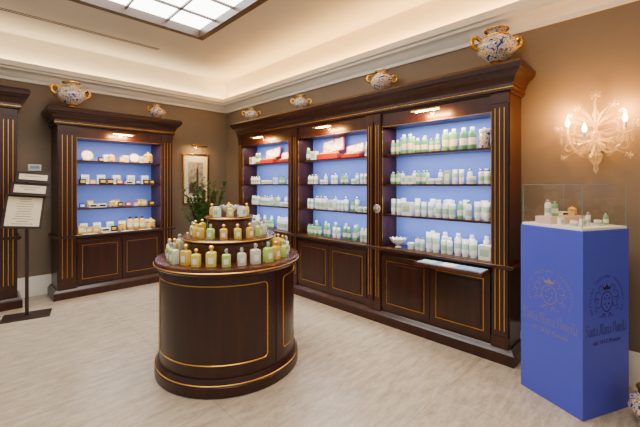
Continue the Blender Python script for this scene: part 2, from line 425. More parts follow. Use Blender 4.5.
for j,(rr,zz) in enumerate([(0.0,0.0),(0.03,0.004),(0.055,0.025),(0.075,0.06)]):
    for i in range(n):
        a=2*pi*i/n; k = 1+ (0.14*(j/3.0))*(1 if i%2 else -1)
        sc.v.append((rr*k*math.cos(a), rr*k*math.sin(a), 0.02+zz+ (0.006*j if i%2 else 0)))
for j in range(3):
    for i in range(n):
        i2=(i+1)%n; sc.f.append((j*n+i,j*n+i2,(j+1)*n+i2,(j+1)*n+i)); sc.m.append(0)
T_shell = template('shell_dish', sc, [WHITEPL], [('foot', MB().lathe([(0.03,0),(0.028,0.005),(0.012,0.012),(0.012,0.02),(0.02,0.03)],20), WHITEPL)])
gb = MB().box(-0.16,0.16,-0.06,0.06,0,0.05)
LT = Matrix.Translation((0,0.045,0.05)) @ Matrix.Rotation(math.radians(-14),4,'X') @ Matrix.Rotation(math.radians(-9),4,'Y')
gl = MB().box(-0.16,0.16,0,0.012,0.02,0.17, M=LT)
gp = MB().box(-0.145,0.145,-0.002,0.0,0.034,0.158, M=LT)
soaps = MB()
for q in range(4): soaps.lathe([(0.001,0),(0.026,0.002),(0.029,0.008),(0.026,0.016),(0.001,0.018)],16,c=(-0.11+q*0.073,-0.012,0.05))
MARB = noise_mat('marbled_cream', [(0.36,(190,110,60)),(0.44,(224,186,130)),(0.52,(238,230,212))], nscale=10, detail=3, rough=0.5, distort=1.2)
T_coff = template('gift_coffret', gb, [REDB], [('lid', gl, REDB),('lining', gp, MARB),('round_soaps', soaps, YELLOWB)])

def put(cab, T, x, z, yfrac, s=1.0, sz=None, rot=0.0, label='', cat='bottle', group=''):
    R = cab.rotation_euler[2]; D = cab['_D']
    y = 0.045 + yfrac*(D-0.09)
    cx, cy, _ = cab.location
    X = cx + x*math.cos(R) - y*math.sin(R); Y = cy + x*math.sin(R) + y*math.cos(R)
    return inst(T, (X,Y,z+0.0005), R+rot, label, cat, group, s, sz)
def fill(cab, level, seq, group, front=0.3):
    x0,x1 = cab['_x0']+0.02, cab['_x1']-0.02
    tot = sum(c*w*s for _,c,s,_,_,w in seq)
    free = max(0,(x1-x0-tot)); ns = len(seq); ni = sum(c-1 for _,c,_,_,_,_ in seq)
    gi = min(0.012, free/(ni+2*ns+2)) ; gs = (free-gi*ni)/(ns+1)
    x = x0
    for T,c,s,lab,cat,w in seq:
        x += gs
        hv = random.uniform(0.90,1.10)*s
        for i in range(c):
            x += w*s/2
            put(cab,T,x,SH[level],front+random.uniform(-.02,.02),s,hv,random.uniform(-.06,.06),lab,cat,group)
            x += w*s/2 + (gi if i<c-1 else 0)
def row2(cab, level, T, n, s, lab, cat, group, frac=0.8, a=0.0, b=1.0):
    x0,x1 = cab['_x0']+0.05, cab['_x1']-0.05
    xa = x0+(x1-x0)*a; xb = x0+(x1-x0)*b
    for i in range(n):
        put(cab,T,xa+(xb-xa)*(i+0.5)/n,SH[level],frac,s,None,0,lab,cat,group)
G_=(lambda n,s:(T_green,n,s,'pale green toiletry bottle with white cap and cream label','bottle',0.064))
S_=(lambda n,s:(T_sage,n,s,'sage green toiletry bottle with cream label','bottle',0.07))
F_=(lambda n,s:(T_flask,n,s,'small green flask with cream label and silver cap','bottle',0.054))
W_=(lambda n,s:(T_white,n,s,'tall white lotion bottle with mint label','bottle',0.062))
w_=(lambda n,s:(T_whites,n,s,'short white bottle with mint label and silver cap','bottle',0.054))
J_=(lambda n,s:(T_jar,n,s,'low white cream jar with lid','jar',0.078))
U_=(lambda n,s:(T_tube,n,s,'white cream tube standing on its cap','tube',0.062))
Y_=(lambda n,s:(T_yel,n,s,'yellow bottle with black cap','bottle',0.058))
B_=(lambda k,n,s=1.0:(T_box[k],n,s,{'w':'white','y':'yellow','r':'red','k':'black','b':'blue','c':'flat cream','p':'pink','g':'tall mint'}[k]+' carton box with printed label panel','box',{'c':0.115,'k':0.065,'g':0.065}.get(k,0.08)))
C_=(lambda n,s:(T_coff,n,s,'red gift coffret with open cream marbled lid and soaps','gift box',0.345))
P_=(lambda n,s:(T_shell,n,s,'white scalloped shell dish on a foot','dish',0.175))
R_=(lambda n,s:(T_round,n,s,'round yellow and cream soap tin on a small easel','soap tin',0.115))
K_=(lambda n,s:(T_jary,n,s,'painted ceramic soap jar with yellow lid','jar',0.095))
T_=(lambda n,s:(T_tin,n,s,'tall patterned ceramic canister with white lid','canister',0.1))
fill(cab3,3,[G_(2,0.72),G_(2,0.98),S_(2,0.82),F_(2,1.0),G_(2,1.05),S_(2,1.0),T_(1,1.0)],'green bottles on the top shelf')
row2(cab3,3,T_green,6,0.9,'pale green toiletry bottle standing in the rear row','bottle','green bottles on the top shelf',b=0.8)
fill(cab3,2,[F_(2,1.0),B_('w',2,0.8),F_(2,0.95),J_(2,0.9),B_('g',1,0.9),U_(2,0.8),J_(1,1.1),w_(2,0.9)],'toiletries on the upper middle shelf')
row2(cab3,2,T_whites,7,0.95,'short white bottle standing in the rear row','bottle','toiletries on the upper middle shelf')
fill(cab3,1,[U_(2,0.95),B_('w',1,1.5),U_(3,1.0),W_(3,0.95),G_(1,0.8),w_(1,1.05),U_(2,1.1)],'lotions on the lower middle shelf')
row2(cab3,1,T_tube,6,1.1,'white cream tube in the rear row','tube','lotions on the lower middle shelf')
fill(cab3,0,[P_(1,1.15),J_(1,1.0),w_(2,0.9),U_(2,1.15),W_(2,0.9),U_(3,1.1),B_('w',1,1.4)],'lotions on the cabinet deck')
row2(cab3,0,T_white,5,1.0,'tall white lotion bottle in the rear row','bottle','lotions on the cabinet deck',a=0.35)
fill(cab2,3,[S_(1,0.9),B_('w',1,1.2),C_(1,1.15),C_(1,0.85),W_(1,0.9)],'gifts on the top shelf')
fill(cab2,2,[w_(3,0.9),J_(2,0.8),U_(2,0.75),F_(2,0.9),J_(1,0.9),U_(2,0.75)],'toiletries on the upper middle shelf')
row2(cab2,2,T_whites,6,0.9,'short white bottle standing in the rear row','bottle','toiletries on the upper middle shelf')
fill(cab2,1,[U_(2,0.85),w_(3,1.0),B_('w',1,1.2),U_(3,0.8),F_(1,1.0),J_(2,0.9)],'creams on the lower middle shelf')
row2(cab2,1,T_whites,6,1.1,'short white bottle standing in the rear row','bottle','creams on the lower middle shelf')
fill(cab2,0,[F_(4,1.05),G_(2,0.75),U_(2,0.9),S_(2,0.7),G_(1,0.9),W_(2,0.8)],'green bottles on the cabinet deck')
row2(cab2,0,T_green,6,0.85,'pale green toiletry bottle in the rear row','bottle','green bottles on the cabinet deck')
fill(cab1,3,[B_('w',1,1.2),S_(2,0.8),C_(1,1.1),C_(1,0.8)],'gifts on the top shelf')
fill(cab1,2,[w_(4,0.9),J_(3,0.9),B_('w',1,0.9),F_(2,0.9),J_(1,0.9)],'toiletries on the upper middle shelf')
fill(cab1,1,[U_(3,0.8),w_(4,1.0),B_('g',1,0.9),J_(3,0.9)],'creams on the lower middle shelf')
fill(cab1,0,[W_(3,0.8),F_(4,1.0),W_(4,0.85)],'bottles on the cabinet deck')
row2(cab1,1,T_whites,6,1.0,'short white bottle standing in the rear row','bottle','creams on the lower middle shelf')
row2(cab1,0,T_white,6,0.9,'tall white lotion bottle in the rear row','bottle','bottles on the cabinet deck')
fill(cabL,3,[R_(1,1.3),B_('k',1,1.0),K_(1,1.0),B_('y',1,0.9),R_(1,1.3),K_(1,1.4)],'soaps on the top shelf')
fill(cabL,2,[B_('k',1,1.2),B_('p',1,1.0),B_('k',2,1.3),B_('r',1,1.0),B_('c',1,0.9),B_('b',1,0.9),B_('k',2,1.1)],'boxed soaps on the upper middle shelf')
fill(cabL,1,[B_('b',1,0.9),B_('c',2,0.9),K_(1,0.8),B_('k',1,1.0),B_('r',1,0.9),B_('p',1,0.8),B_('y',1,1.0),B_('k',1,1.2)],'boxed soaps on the lower middle shelf')
fill(cabL,0,[B_('y',1,1.0),B_('y',2,0.9),B_('c',1,1.0),B_('k',1,1.1),K_(1,1.1),Y_(3,1.3),K_(1,1.4)],'soaps on the cabinet deck')
row2(cabL,3,T_box['w'],4,1.1,'white carton box in the rear row','box','soaps on the top shelf',frac=0.72)
row2(cabL,2,T_box['w'],5,1.3,'white carton box in the rear row','box','boxed soaps on the upper middle shelf',frac=0.7)
row2(cabL,1,T_box['y'],3,1.0,'yellow carton box in the rear row','box','boxed soaps on the lower middle shelf',frac=0.7)
row2(cabL,0,T_box['w'],6,1.2,'white carton box in the rear row','box','soaps on the cabinet deck',frac=0.7)

# ---------------------------------------------------------------- urns on top
def urn(loc, s, rot, label):
    E = empty('majolica_urn', loc, rot, label, 'vase', 'ceramic urns on top of the cabinets')
    pr = [(0.06,0),(0.065,0.01),(0.05,0.025),(0.035,0.04),(0.05,0.055),(0.10,0.085),(0.14,0.13),(0.15,0.17),(0.135,0.215),(0.095,0.25),(0.062,0.265),(0.056,0.285),(0.075,0.305),(0.085,0.312),(0.075,0.314),(0.05,0.29),(0.05,0.27)]
    MB().lathe([(r*s,z*s) for r,z in pr],32).obj('body', MAJ, E)
    MB().lathe([(0.067*s,0),(0.069*s,0.012*s),(0.054*s,0.027*s),(0.04*s,0.04*s),(0.05*s,0.053*s)],28).obj('gilt_foot', GOLDDARK, E)
    for z,r in ((0.252,0.096),(0.31,0.086)):
        MB().ring(r*s,z*s,0.007*s,32).obj('gilt_band', GOLDDARK, E)
    for sg in (-1,1):
        pts=[(0.125,0.225),(0.155,0.25),(0.185,0.245),(0.20,0.215),(0.19,0.18),(0.165,0.165),(0.15,0.15)]
        h = MB().tube([(sg*a*s,0,b*s) for a,b in pts],[0.013*s,0.017*s,0.019*s,0.017*s,0.016*s,0.016*s,0.011*s],10)
        h.lathe([(0.001,0),(0.018*s,0.006*s),(0.02*s,0.018*s),(0.001,0.03*s)],12,c=(sg*0.165*s,0,0.238*s))
        h.obj('handle', GOLDDARK, E)
Z=2.5005
urn((0.97,5.75,Z),1.15,0.2,'large majolica urn with gilt handles, blue and ochre painting')
urn((2.08,5.75,Z),0.72,0.2,'small two-handled majolica urn on the soap cabinet')
urn((3.28,4.92,Z),0.75,-0.8,'small majolica urn with gilt handles near the room corner')
urn((3.28,3.70,Z),0.72,-0.8,'small two-handled painted urn above the join of two cabinets')
urn((3.28,2.34,Z),0.84,-0.8,'medium painted ceramic urn with gilt handles above a cabinet join')
urn((3.26,1.12,Z),1.08,-0.8,'large white, blue and ochre majolica urn near the cabinet end')
v = empty('floor_vase', (2.98,0.115,0), 0.4, 'painted ceramic vase with gold rim on the floor by the pedestal','vase')
MB().lathe([(0.06,0),(0.07,0.01),(0.06,0.03),(0.09,0.06),(0.12,0.11),(0.11,0.165),(0.07,0.2),(0.055,0.215),(0.07,0.24),(0.062,0.24),(0.048,0.215)],28).obj('body',MAJ,v)
MB().ring(0.071,0.24,0.010,28).obj('gold_rim',GOLD,v)
MB().ring(0.062,0.211,0.010,28).obj('gold_band',GOLD,v)

# ---------------------------------------------------------------- island
CX, CY = 1.588, 2.717
I = empty('display_island', (CX,CY,0), 0, 'round dark mahogany display island with gold inlay and stepped top','display table')
MB().lathe([(0.575,0),(0.585,0.006),(0.585,0.075),(0.575,0.085),(0.57,0.11),(0.56,0.125)],96).obj('plinth',WOOD,I)
MB().lathe([(0.55,0.125),(0.55,0.835),(0.565,0.85)],96).obj('body',WOOD,I)
MB().lathe([(0.56,0.845),(0.58,0.85),(0.59,0.862),(0.59,0.885),(0.582,0.90),(0.575,0.902),(0.001,0.902)],96).obj('countertop',WOODTOP,I)
MB().ring(0.5805,0.088,0.0045,96).obj('gold_band',GOLD,I)
MB().ring(0.592,0.874,0.005,96).obj('gold_band',GOLD,I)
T1 = MB().lathe([(0.37,0.902),(0.37,1.035),(0.385,1.045),(0.39,1.052),(0.39,1.066),(0.383,1.072),(0.001,1.072)],72).obj('middle_tier',WOODTOP,I)
T2 = MB().lathe([(0.185,1.072),(0.185,1.195),(0.198,1.205),(0.20,1.212),(0.20,1.224),(0.194,1.23),(0.001,1.23)],60).obj('top_tier',WOODTOP,I)
MB().ring(0.391,1.059,0.006,72).obj('gold_band',GOLD,T1)
MB().ring(0.201,1.218,0.005,60).obj('gold_band',GOLD,T2)
base_a = math.atan2(-CY,-CX)
for k in range(3):
    ca = base_a + math.radians(-21 + 120*k); ha = math.radians(51)
    def rrect(ha, z0, z1, rc, R):
        pts=[]; ra = rc/R
        for (sx,sz,a0) in ((1,1,0),(-1,1,90),(-1,-1,180),(1,-1,270)):
            cxa = sx*(ha-ra); cz = (z1-rc) if sz>0 else (z0+rc)
            for q in range(5):
                t = math.radians(a0+q*22.5)
                pts.append((cxa+ra*math.cos(t), cz+rc*math.sin(t)))
        out=[]
        for i in range(len(pts)):
            p,q=pts[i],pts[(i+1)%len(pts)]; n=max(1,int(abs(q[0]-p[0])/0.06))
            for j in range(n): out.append((p[0]+(q[0]-p[0])*j/n, p[1]+(q[1]-p[1])*j/n))
        return [(R*math.cos(ca+a),R*math.sin(ca+a),z) for a,z in out]
    MB().tube(rrect(ha,0.215,0.775,0.03,0.5515),0.0045,6,True).obj('gold_inlay',GOLD,I)
    MB().box(0.545,0.553,-0.0015,0.0015,0.125,0.835, M=Matrix.Rotation(base_a+math.radians(-21+60+120*k),4,'Z')).obj('panel_joint',DARK,I)

def perf(w,h,lm,capk):
    b = MB(); hw=w/2; d=w*0.36
    prof=[(0.94,0),(1,0.005),(1,h*0.60),(0.93,h*0.66),(0.6,h*0.71),(0.24,h*0.73),(0.24,h*0.80)]
    n=24
    for (k,z) in prof:
        for i in range(n):
            a=2*pi*(i+0.5)/n; ca,sa=math.cos(a),math.sin(a)
            e=0.3 if k>0.3 else 1.0
            x=hw*k*(abs(ca)**e)*(1 if ca>=0 else -1); y=d*k*(abs(sa)**e)*(1 if sa>=0 else -1)
            if k<0.3: y = hw*k*sa
            b.v.append((x,y,z))
    for j in range(len(prof)-1):
        for i in range(n):
            i2=(i+1)%n; b.f.append((j*n+i,j*n+i2,(j+1)*n+i2,(j+1)*n+i)); b.m.append(0)
    b.f.append(tuple(reversed(range(n)))); b.m.append(0); b.f.append(tuple((len(prof)-1)*n+i for i in range(n))); b.m.append(0)
    lab = MB().box(-hw*0.5,hw*0.5,-d-0.0022,-d-0.0002,h*0.16,h*0.44)
    if capk==0: cp = MB().lathe([(hw*0.3,h*0.79),(hw*0.42,h*0.81),(hw*0.42,h*0.93),(hw*0.3,h*0.985),(0.001,h)],16)
    else: cp = MB().lathe([(hw*0.3,h*0.79),(hw*0.3,h*0.82),(hw*0.5,h*0.87),(hw*0.5,h*0.93),(hw*0.25,h*0.99),(0.001,h)],16)
    return template('perfume_bottle', b, [lm], [('label_panel',lab,WHITEPL),('stopper',cp,SILVER if capk==0 else GOLD)])
PB=[perf(0.070,0.145,LIQ[0],1),perf(0.070,0.145,LIQ[1],0),perf(0.070,0.145,LIQ[2],1),perf(0.070,0.145,LIQ[3],0)]
names=['yellow','pale green','amber','clear']
N1=28
for i in range(N1):
    a = 2*pi*i/N1+0.1; k=random.choice([0,0,1,1,2,3]) ; r=0.487+random.uniform(-.012,.012); s=random.choice([0.90,1.0,1.06])
    inst(PB[k],(CX+r*math.cos(a),CY+r*math.sin(a),0.9025),a+pi/2+random.uniform(-.15,.15),'%s glass perfume bottle with white label on the island countertop'%names[k],'perfume bottle','perfume bottles on the island countertop',s)
N2=18
for i in range(N2):
    a = 2*pi*i/N2+0.2; k=random.choice([0,1,2,3]); r=0.30
    inst(PB[k],(CX+r*math.cos(a),CY+r*math.sin(a),1.0725),a+pi/2,'%s glass perfume bottle with white label on the middle tier'%names[k],'perfume bottle','perfume bottles on the middle tier',0.8)
for i in range(8):
    a=2*pi*i/8+0.3; r=0.145
    k=i%2; q=(CX+r*math.cos(a),CY+r*math.sin(a),1.2305)
    if k==1: inst(PB[2-(i//4)*2],q,a+pi/2,['amber','yellow'][i//4]+' glass perfume bottle on the top tier','perfume bottle','gifts on the top tier',0.72)
    else: inst(T_box['w'],q,a+pi/2,'small white carton on the top tier','box','gifts on the top tier',0.7)
inst(T_shell,(CX,CY,1.2305),0,'white scalloped dish at the centre of the top tier','dish','gifts on the top tier',0.95)

# ---------------------------------------------------------------- blue pedestal + case
A=Vector((2.751,0.43,0)); u1=Vector((0.42,0.907,0)).normalized(); u2=Vector((0.907,-0.42,0)).normalized()
S=0.45
ped = empty('display_pedestal', A, 0, 'tall periwinkle blue square pedestal with printed crest and lettering','pedestal')
MP = Matrix(((u2.x,u1.x,0,0),(u2.y,u1.y,0,0),(0,0,1,0),(0,0,0,1)))
MB().box(0,S,0,S,0,1.2,M=MP).obj('body',PEDBLUE,ped,bevel=0.003)
def add_text(mb,t,size,M,shear=0.0):
    cu = bpy.data.curves.new('t','FONT'); cu.body=t; cu.size=size; cu.shear=shear; cu.align_x='CENTER'; cu.resolution_u=3
    o = bpy.data.objects.new('t',cu); COL.objects.link(o); bpy.context.view_layer.update()
    me = bpy.data.meshes.new_from_object(o.evaluated_get(bpy.context.evaluated_depsgraph_get()))
    b=len(mb.v)
    mb.v += [tuple(M@v.co) for v in me.vertices]
    for p_ in me.polygons: mb.f.append(tuple(b+i for i in p_.vertices)); mb.m.append(0)
    bpy.data.objects.remove(o); bpy.data.curves.remove(cu); bpy.data.meshes.remove(me)
GLY = {
'a':(0.68,[[(.05,.85),(.25,1),(.45,.85),(.45,.12),(.6,0)],[(.45,.55),(.1,.4),(.05,.15),(.22,0),(.45,.15)]]),
'n':(0.70,[[(0,.85),(.12,1),(.12,.1),(.2,0)],[(.12,.82),(.35,1),(.48,.85),(.48,.12),(.6,0)]]),
't':(0.50,[[(.15,1.35),(.15,.15),(.3,0),(.42,.12)],[(0,.98),(.4,.98)]]),
'r':(0.52,[[(0,.85),(.12,1),(.12,.1),(.22,0)],[(.12,.8),(.32,1),(.45,.85)]]),
'i':(0.36,[[(0,.85),(.12,1),(.12,.12),(.25,0)],[(.08,1.28),(.18,1.38)]]),
'o':(0.60,[[(.25,1),(.05,.8),(.05,.2),(.25,0),(.45,.2),(.45,.8),(.25,1)]]),
'v':(0.62,[[(0,.9),(.12,1),(.12,.2),(.28,0),(.48,.2),(.48,.8),(.33,1)]]),
'e':(0.56,[[(.45,.15),(.25,0),(.05,.2),(.05,.8),(.25,1),(.42,.78),(.08,.5)]]),
'l':(0.38,[[(0,1.5),(.12,1.65),(.12,.12),(.28,0)]]),
'S':(1.0,[[(.82,1.35),(.55,1.65),(.15,1.45),(.12,1.1),(.75,.65),(.78,.22),(.45,0),(.02,.22)],[(.0,1.5),(.1,1.7),(.3,1.62)]]),
'M':(1.28,[[(-.05,.18),(.1,0),(.24,.18),(.24,1.3),(.05,1.5)],[(.24,1.35),(.45,1.65),(.62,1.4),(.62,.08)],[(.62,1.35),(.85,1.65),(1.04,1.38),(1.04,.15),(1.2,0)]]),
'N':(1.08,[[(-.05,.18),(.1,0),(.24,.18),(.24,1.3),(.05,1.5)],[(.24,1.3),(.55,1.65),(.85,1.4),(.85,.3),(.6,0)]]),
' ':(0.40,[])}
def blackletter(mb, t, width, M):
    tot = sum(GLY[c][0] for c in t); sc_ = width/tot; x=-tot/2; ys=1.35
    nx_,ny_ = 0.055*math.cos(math.radians(38)),0.055*math.sin(math.radians(38))
    for c_ in t:
        adv, st = GLY[c_]
        for pl_ in st:
            for (p_,q_) in zip(pl_[:-1],pl_[1:]):
                quad=[(p_[0]-nx_,p_[1]-ny_),(q_[0]-nx_,q_[1]-ny_),(q_[0]+nx_,q_[1]+ny_),(p_[0]+nx_,p_[1]+ny_)]
                mb.poly([((x+a+b*0.12)*sc_,b*sc_*ys) for a,b in quad],M=M)
        x+=adv
INKGOLD = mat('print_gold',(140,124,128),0.5,0.0)
INKNAVY = mat('print_navy',(40,30,66),0.5,0.1)
def crest(M0, mt):
    T=lambda x,y: M0@Matrix.Translation((x,y,0.0015))
    L=MB(); blackletter(L,'Santa Maria Novella',0.40,T(-0.005,-0.235)); L.obj('lettering',mt,ped,fix=False)
    L=MB(); add_text(L,'dal 1612 Firenze',0.040,T(0,-0.295),0.3); L.obj('lettering',mt,ped,fix=False)
    L=MB()
    arc='OFFICINA PROFUMO FARMACEUTICA'
    for i,ch in enumerate(arc):
        if ch==' ': continue
        a=math.radians(205-230*i/(len(arc)-1)); R=0.15
        add_text(L,ch,0.024,M0@Matrix.Translation((R*math.cos(a),R*math.sin(a)-0.02,0.0015))@Matrix.Rotation(a-pi/2,4,'Z'))
    L.obj('lettering',mt,ped,fix=False)
    C=MB()
    n=28; b=len(C.v)
    for k in (1.0,0.92):
        for q in range(n):
            a=2*pi*q/n; C.v.append(tuple(T(0,0)@Vector((0.056*k*math.cos(a),(0.072*k*math.sin(a))*(1.0 if math.sin(a)<0 else 0.85)-0.02,0))))
    for i in range(n):
        j=(i+1)%n; C.f.append((b+i,b+j,b+n+j,b+n+i)); C.m.append(0)
    def disc(x,y,r): C.poly([(x+r*math.cos(2*pi*q/12),y+r*math.sin(2*pi*q/12)) for q in range(12)],M=T(0,0))
    for x,y in ((0,0.015),(-0.022,-0.005),(0.022,-0.005),(-0.018,-0.04),(0.018,-0.04),(0,-0.062)): disc(x,y,0.0055)
    C.poly([(-0.032,0.052),(0.032,0.052),(0.042,0.08),(0.021,0.066),(0,0.088),(-0.021,0.066),(-0.042,0.08)],M=T(0,0))
    for x,y in ((-0.043,0.086),(0,0.094),(0.043,0.086)): disc(x,y,0.004)
    for sg in (-1,1):
        for (cx,cy,R,a0,a1) in ((0.085,0.02,0.024,-120,170),(0.078,-0.04,0.02,-200,80),(0.05,-0.10,0.022,180,330),(0.105,-0.01,0.012,-90,200),(0.03,-0.115,0.014,0,260),(0.065,0.065,0.014,-90,180),(0.1,-0.07,0.012,-160,120)):
            b=len(C.v); m=14
            for q in range(m+1):
                a=math.radians(a0+(a1-a0)*q/m); w_2=0.0016
                for rr in (R-w_2,R+w_2): C.v.append(tuple(T(0,0)@Vector((sg*(cx+rr*math.cos(a)),cy+rr*math.sin(a),0))))
            for q in range(m): C.f.append((b+2*q,b+2*q+1,b+2*q+3,b+2*q+2)); C.m.append(0)
    C.obj('crest',mt,ped,fix=False)
def facemat(o,u):
    n=u.cross(Vector((0,0,1)))
    return Matrix(((u.x,0,n.x,o.x),(u.y,0,n.y,o.y),(0,1,0,o.z),(0,0,0,1)))
crest(facemat(u2*S/2+Vector((0,0,0.76)),u2),INKNAVY)
crest(facemat(u1*S/2+Vector((0,0,0.76)),-u1),INKGOLD)
case = empty('glass_display_case', A+Vector((0,0,1.2)), 0, 'clear glass display case standing on the blue pedestal','display case')
MB().box(0.008,S-0.008,0.008,S-0.008,0.001,0.016,M=MP).obj('base',WHITEPL,case)
for (a,b,c2,d) in ((0.012,S-0.012,0.012,0.012),(0.012,S-0.012,S-0.012,S-0.012),(0.012,0.012,0.012,S-0.012),(S-0.012,S-0.012,0.012,S-0.012)):
    g=MB(); g.v=[tuple(MP@Vector(q)) for q in ((a,c2,0.016),(b,d,0.016),(b,d,0.293),(a,c2,0.293))]; g.f=[(0,1,2,3)]; g.m=[0]
    g.obj('glass_pane',GLASS,case,fix=False)
g=MB(); g.v=[tuple(MP@Vector(q)) for q in ((0.012,0.012,0.294),(S-0.012,0.012,0.294),(S-0.012,S-0.012,0.294),(0.012,S-0.012,0.294))]; g.f=[(0,1,2,3)]; g.m=[0]
g.obj('glass_pane',GLASS,case,fix=False)
EDGE=mat('glass_edge',(110,140,136),0.15)
e=MB()
for (x,y) in ((0.01,0.01),(S-0.013,0.01),(0.01,S-0.013),(S-0.013,S-0.013)): e.box(x,x+0.003,y,y+0.003,0.016,0.296,M=MP)
z=0.294
e.box(0.009,S-0.009,0.009,0.0125,z,z+0.003,M=MP); e.box(0.009,S-0.009,S-0.0125,S-0.009,z,z+0.003,M=MP); e.box(0.009,0.0125,0.009,S-0.009,z,z+0.003,M=MP); e.box(S-0.0125,S-0.009,0.009,S-0.009,z,z+0.003,M=MP)
e.obj('edge_strip',EDGE,case)
zc=1.2165
ri = MB().box(0.05,0.40,0.25,0.37,0,0.05,M=MP).obj('display_riser',mat('pale_rose_fabric',(216,190,176),0.8)); ri.location=A+Vector((0,0,zc)); tag(ri,'low pale rose display riser inside the glass case','display stand')
IT=[(0.08,0.11,T_jar,0.6,'tiny white cream jar inside the glass case','jar',0),(0.15,0.10,T_box['w'],0.5,'small white box inside the glass case','box',0),(0.23,0.12,T_whites,0.55,'tiny white bottle with silver cap inside the glass case','bottle',0),(0.30,0.10,T_jar,0.6,'tiny white cream jar inside the glass case','jar',0),
    (0.38,0.1,T_flask,0.6,'small green flask inside the glass case','bottle',0),(0.08,0.2,T_box['w'],0.5,'small white box inside the glass case','box',0),(0.20,0.19,T_box['p'],0.55,'small pink box inside the glass case','box',0),(0.34,0.19,T_whites,0.55,'tiny white bottle with silver cap inside the glass case','bottle',0),
    (0.10,0.31,T_whites,0.8,'small white bottle on the riser in the glass case','bottle',0.0505),(0.17,0.31,T_flask,0.8,'small green flask on the riser in the glass case','bottle',0.0505),(0.25,0.31,T_box['c'],0.6,'flat cream box on the riser in the glass case','box',0.0505),(0.35,0.31,T_jary,0.6,'painted soap jar with yellow lid in the glass case','jar',0.0505)]
for (x,y,T,s,lab,cat,dz) in IT:
    p = A + (MP@Vector((x,y,0))); inst(T,(p.x,p.y,zc+dz),math.radians(-25),lab,cat,'small items inside the glass case',s)

# ---------------------------------------------------------------- murano wall sconce
sc0 = empty('wall_sconce',(3.5,0.455,1.88),0,'ornate blown glass wall sconce with lit candle bulbs','wall lamp')
MB().lathe([(0.07,0),(0.065,0.012),(0.04,0.022),(0.02,0.03)],24,M=Matrix.Translation((0,0,-0.08))@Matrix.Rotation(-pi/2,4,'Y')).obj('backplate',MURANO,sc0)
MB().tube([(-0.02,0,-0.08),(-0.075,0,-0.08)],0.012,10).lathe([(0.001,-0.30),(0.018,-0.27),(0.012,-0.24),(0.035,-0.2),(0.045,-0.16),(0.02,-0.12),(0.014,-0.06),(0.03,-0.03),(0.03,0.0),(0.013,0.03),(0.012,0.12),(0.025,0.15),(0.012,0.18),(0.001,0.22)],18,c=(-0.075,0,0)).obj('stem',MURANO,sc0)
for (sg,yy,dx,dz) in ((-1,0.165,-0.03,0.02),(1,0.165,-0.03,0.02),(0.25,0.165,-0.17,-0.05)):
    pa=[]
    for q in range(13):
        t=q/12; pa.append((-0.075+dx*t-0.02*math.sin(t*pi), sg*(0.01+yy*t), -0.06-0.12*math.sin(t*pi*0.95)+(0.05+dz)*t))
    MB().tube(pa,0.008,10).obj('arm',MURANO,sc0)
    ex,ey,ez=pa[-1]
    MB().lathe([(0.008,0),(0.02,0.006),(0.042,0.018),(0.047,0.028),(0.02,0.02),(0.014,0.024)],18,c=(ex,ey,ez)).obj('drip_cup',MURANO,sc0)
    MB().lathe([(0.010,0),(0.010,0.065)],14,c=(ex,ey,ez+0.02)).obj('candle_sleeve',SOCKET,sc0)
    MB().lathe([(0.006,0),(0.013,0.012),(0.015,0.028),(0.008,0.05),(0.001,0.07)],14,c=(ex,ey,ez+0.085)).obj('bulb',BULB,sc0)
    point('bulb_light',(ex+0.012,ey,ez+0.18),13.0,(255,178,74),0.02,sc0)
    for j in range(4):
        a=2*pi*j/4+0.4; dx_,dy_=0.042*math.cos(a),0.042*math.sin(a)
        MB().tube([(ex+dx_,ey+dy_,ez+0.022),(ex+dx_,ey+dy_,ez-0.005)],0.0015,5).lathe([(0.001,-0.06),(0.010,-0.042),(0.006,-0.015),(0.001,-0.004)],10,c=(ex+dx_,ey+dy_,ez)).obj('glass_drop',MURANO,sc0)
for sg in (-1,1):
    for (y0,z0,R,t0,t1,sh_) in ((0.09,0.06,0.07,-2.2,2.6,0.8),(0.16,-0.10,0.055,2.6,-2.2,0.8),(0.07,-0.15,0.05,2.8,-1.5,0.7),(0.15,0.15,0.045,-2.0,2.6,0.8)):
        pts=[];rad=[]
        for q in range(19):
            t=q/18; a=t0+(t1-t0)*t; r_=R*(1-sh_*t)
            pts.append((-0.08-0.02*t, sg*(y0+r_*math.cos(a)), z0+r_*math.sin(a))); rad.append(0.006*(1-0.6*t)+0.002)
        pts=[(-0.075,sg*0.005,z0*0.4)]+pts; rad=[0.005]+rad
        MB().tube(pts,rad,8).obj('glass_scroll',MURANO,sc0)
for (a_,L,cl) in ((90,0.20,0),(65,0.19,-0.5),(115,0.19,0.5),(40,0.22,-0.8),(140,0.22,0.8),(-8,0.21,0.9),(188,0.21,-0.9),(-45,0.17,0.9),(225,0.17,-0.9)):
    a=math.radians(a_); pts=[];rad=[]; y,z=0.0,0.06 if a_>0 and a_<180 else -0.04; d_=a
    for q in range(11):
        t=q/10
        pts.append((-0.07-0.06*math.sin(t*pi*0.8), y, z)); rad.append(0.002+0.012*math.sin(pi*min(1,t*0.93+0.04)))
        y+=L/10*math.cos(d_); z+=L*1.1/10*math.sin(d_); d_+=cl*0.22*t*2
    MB().tube(pts,rad,8,flat=0.3).obj('glass_leaf',MURANO,sc0)
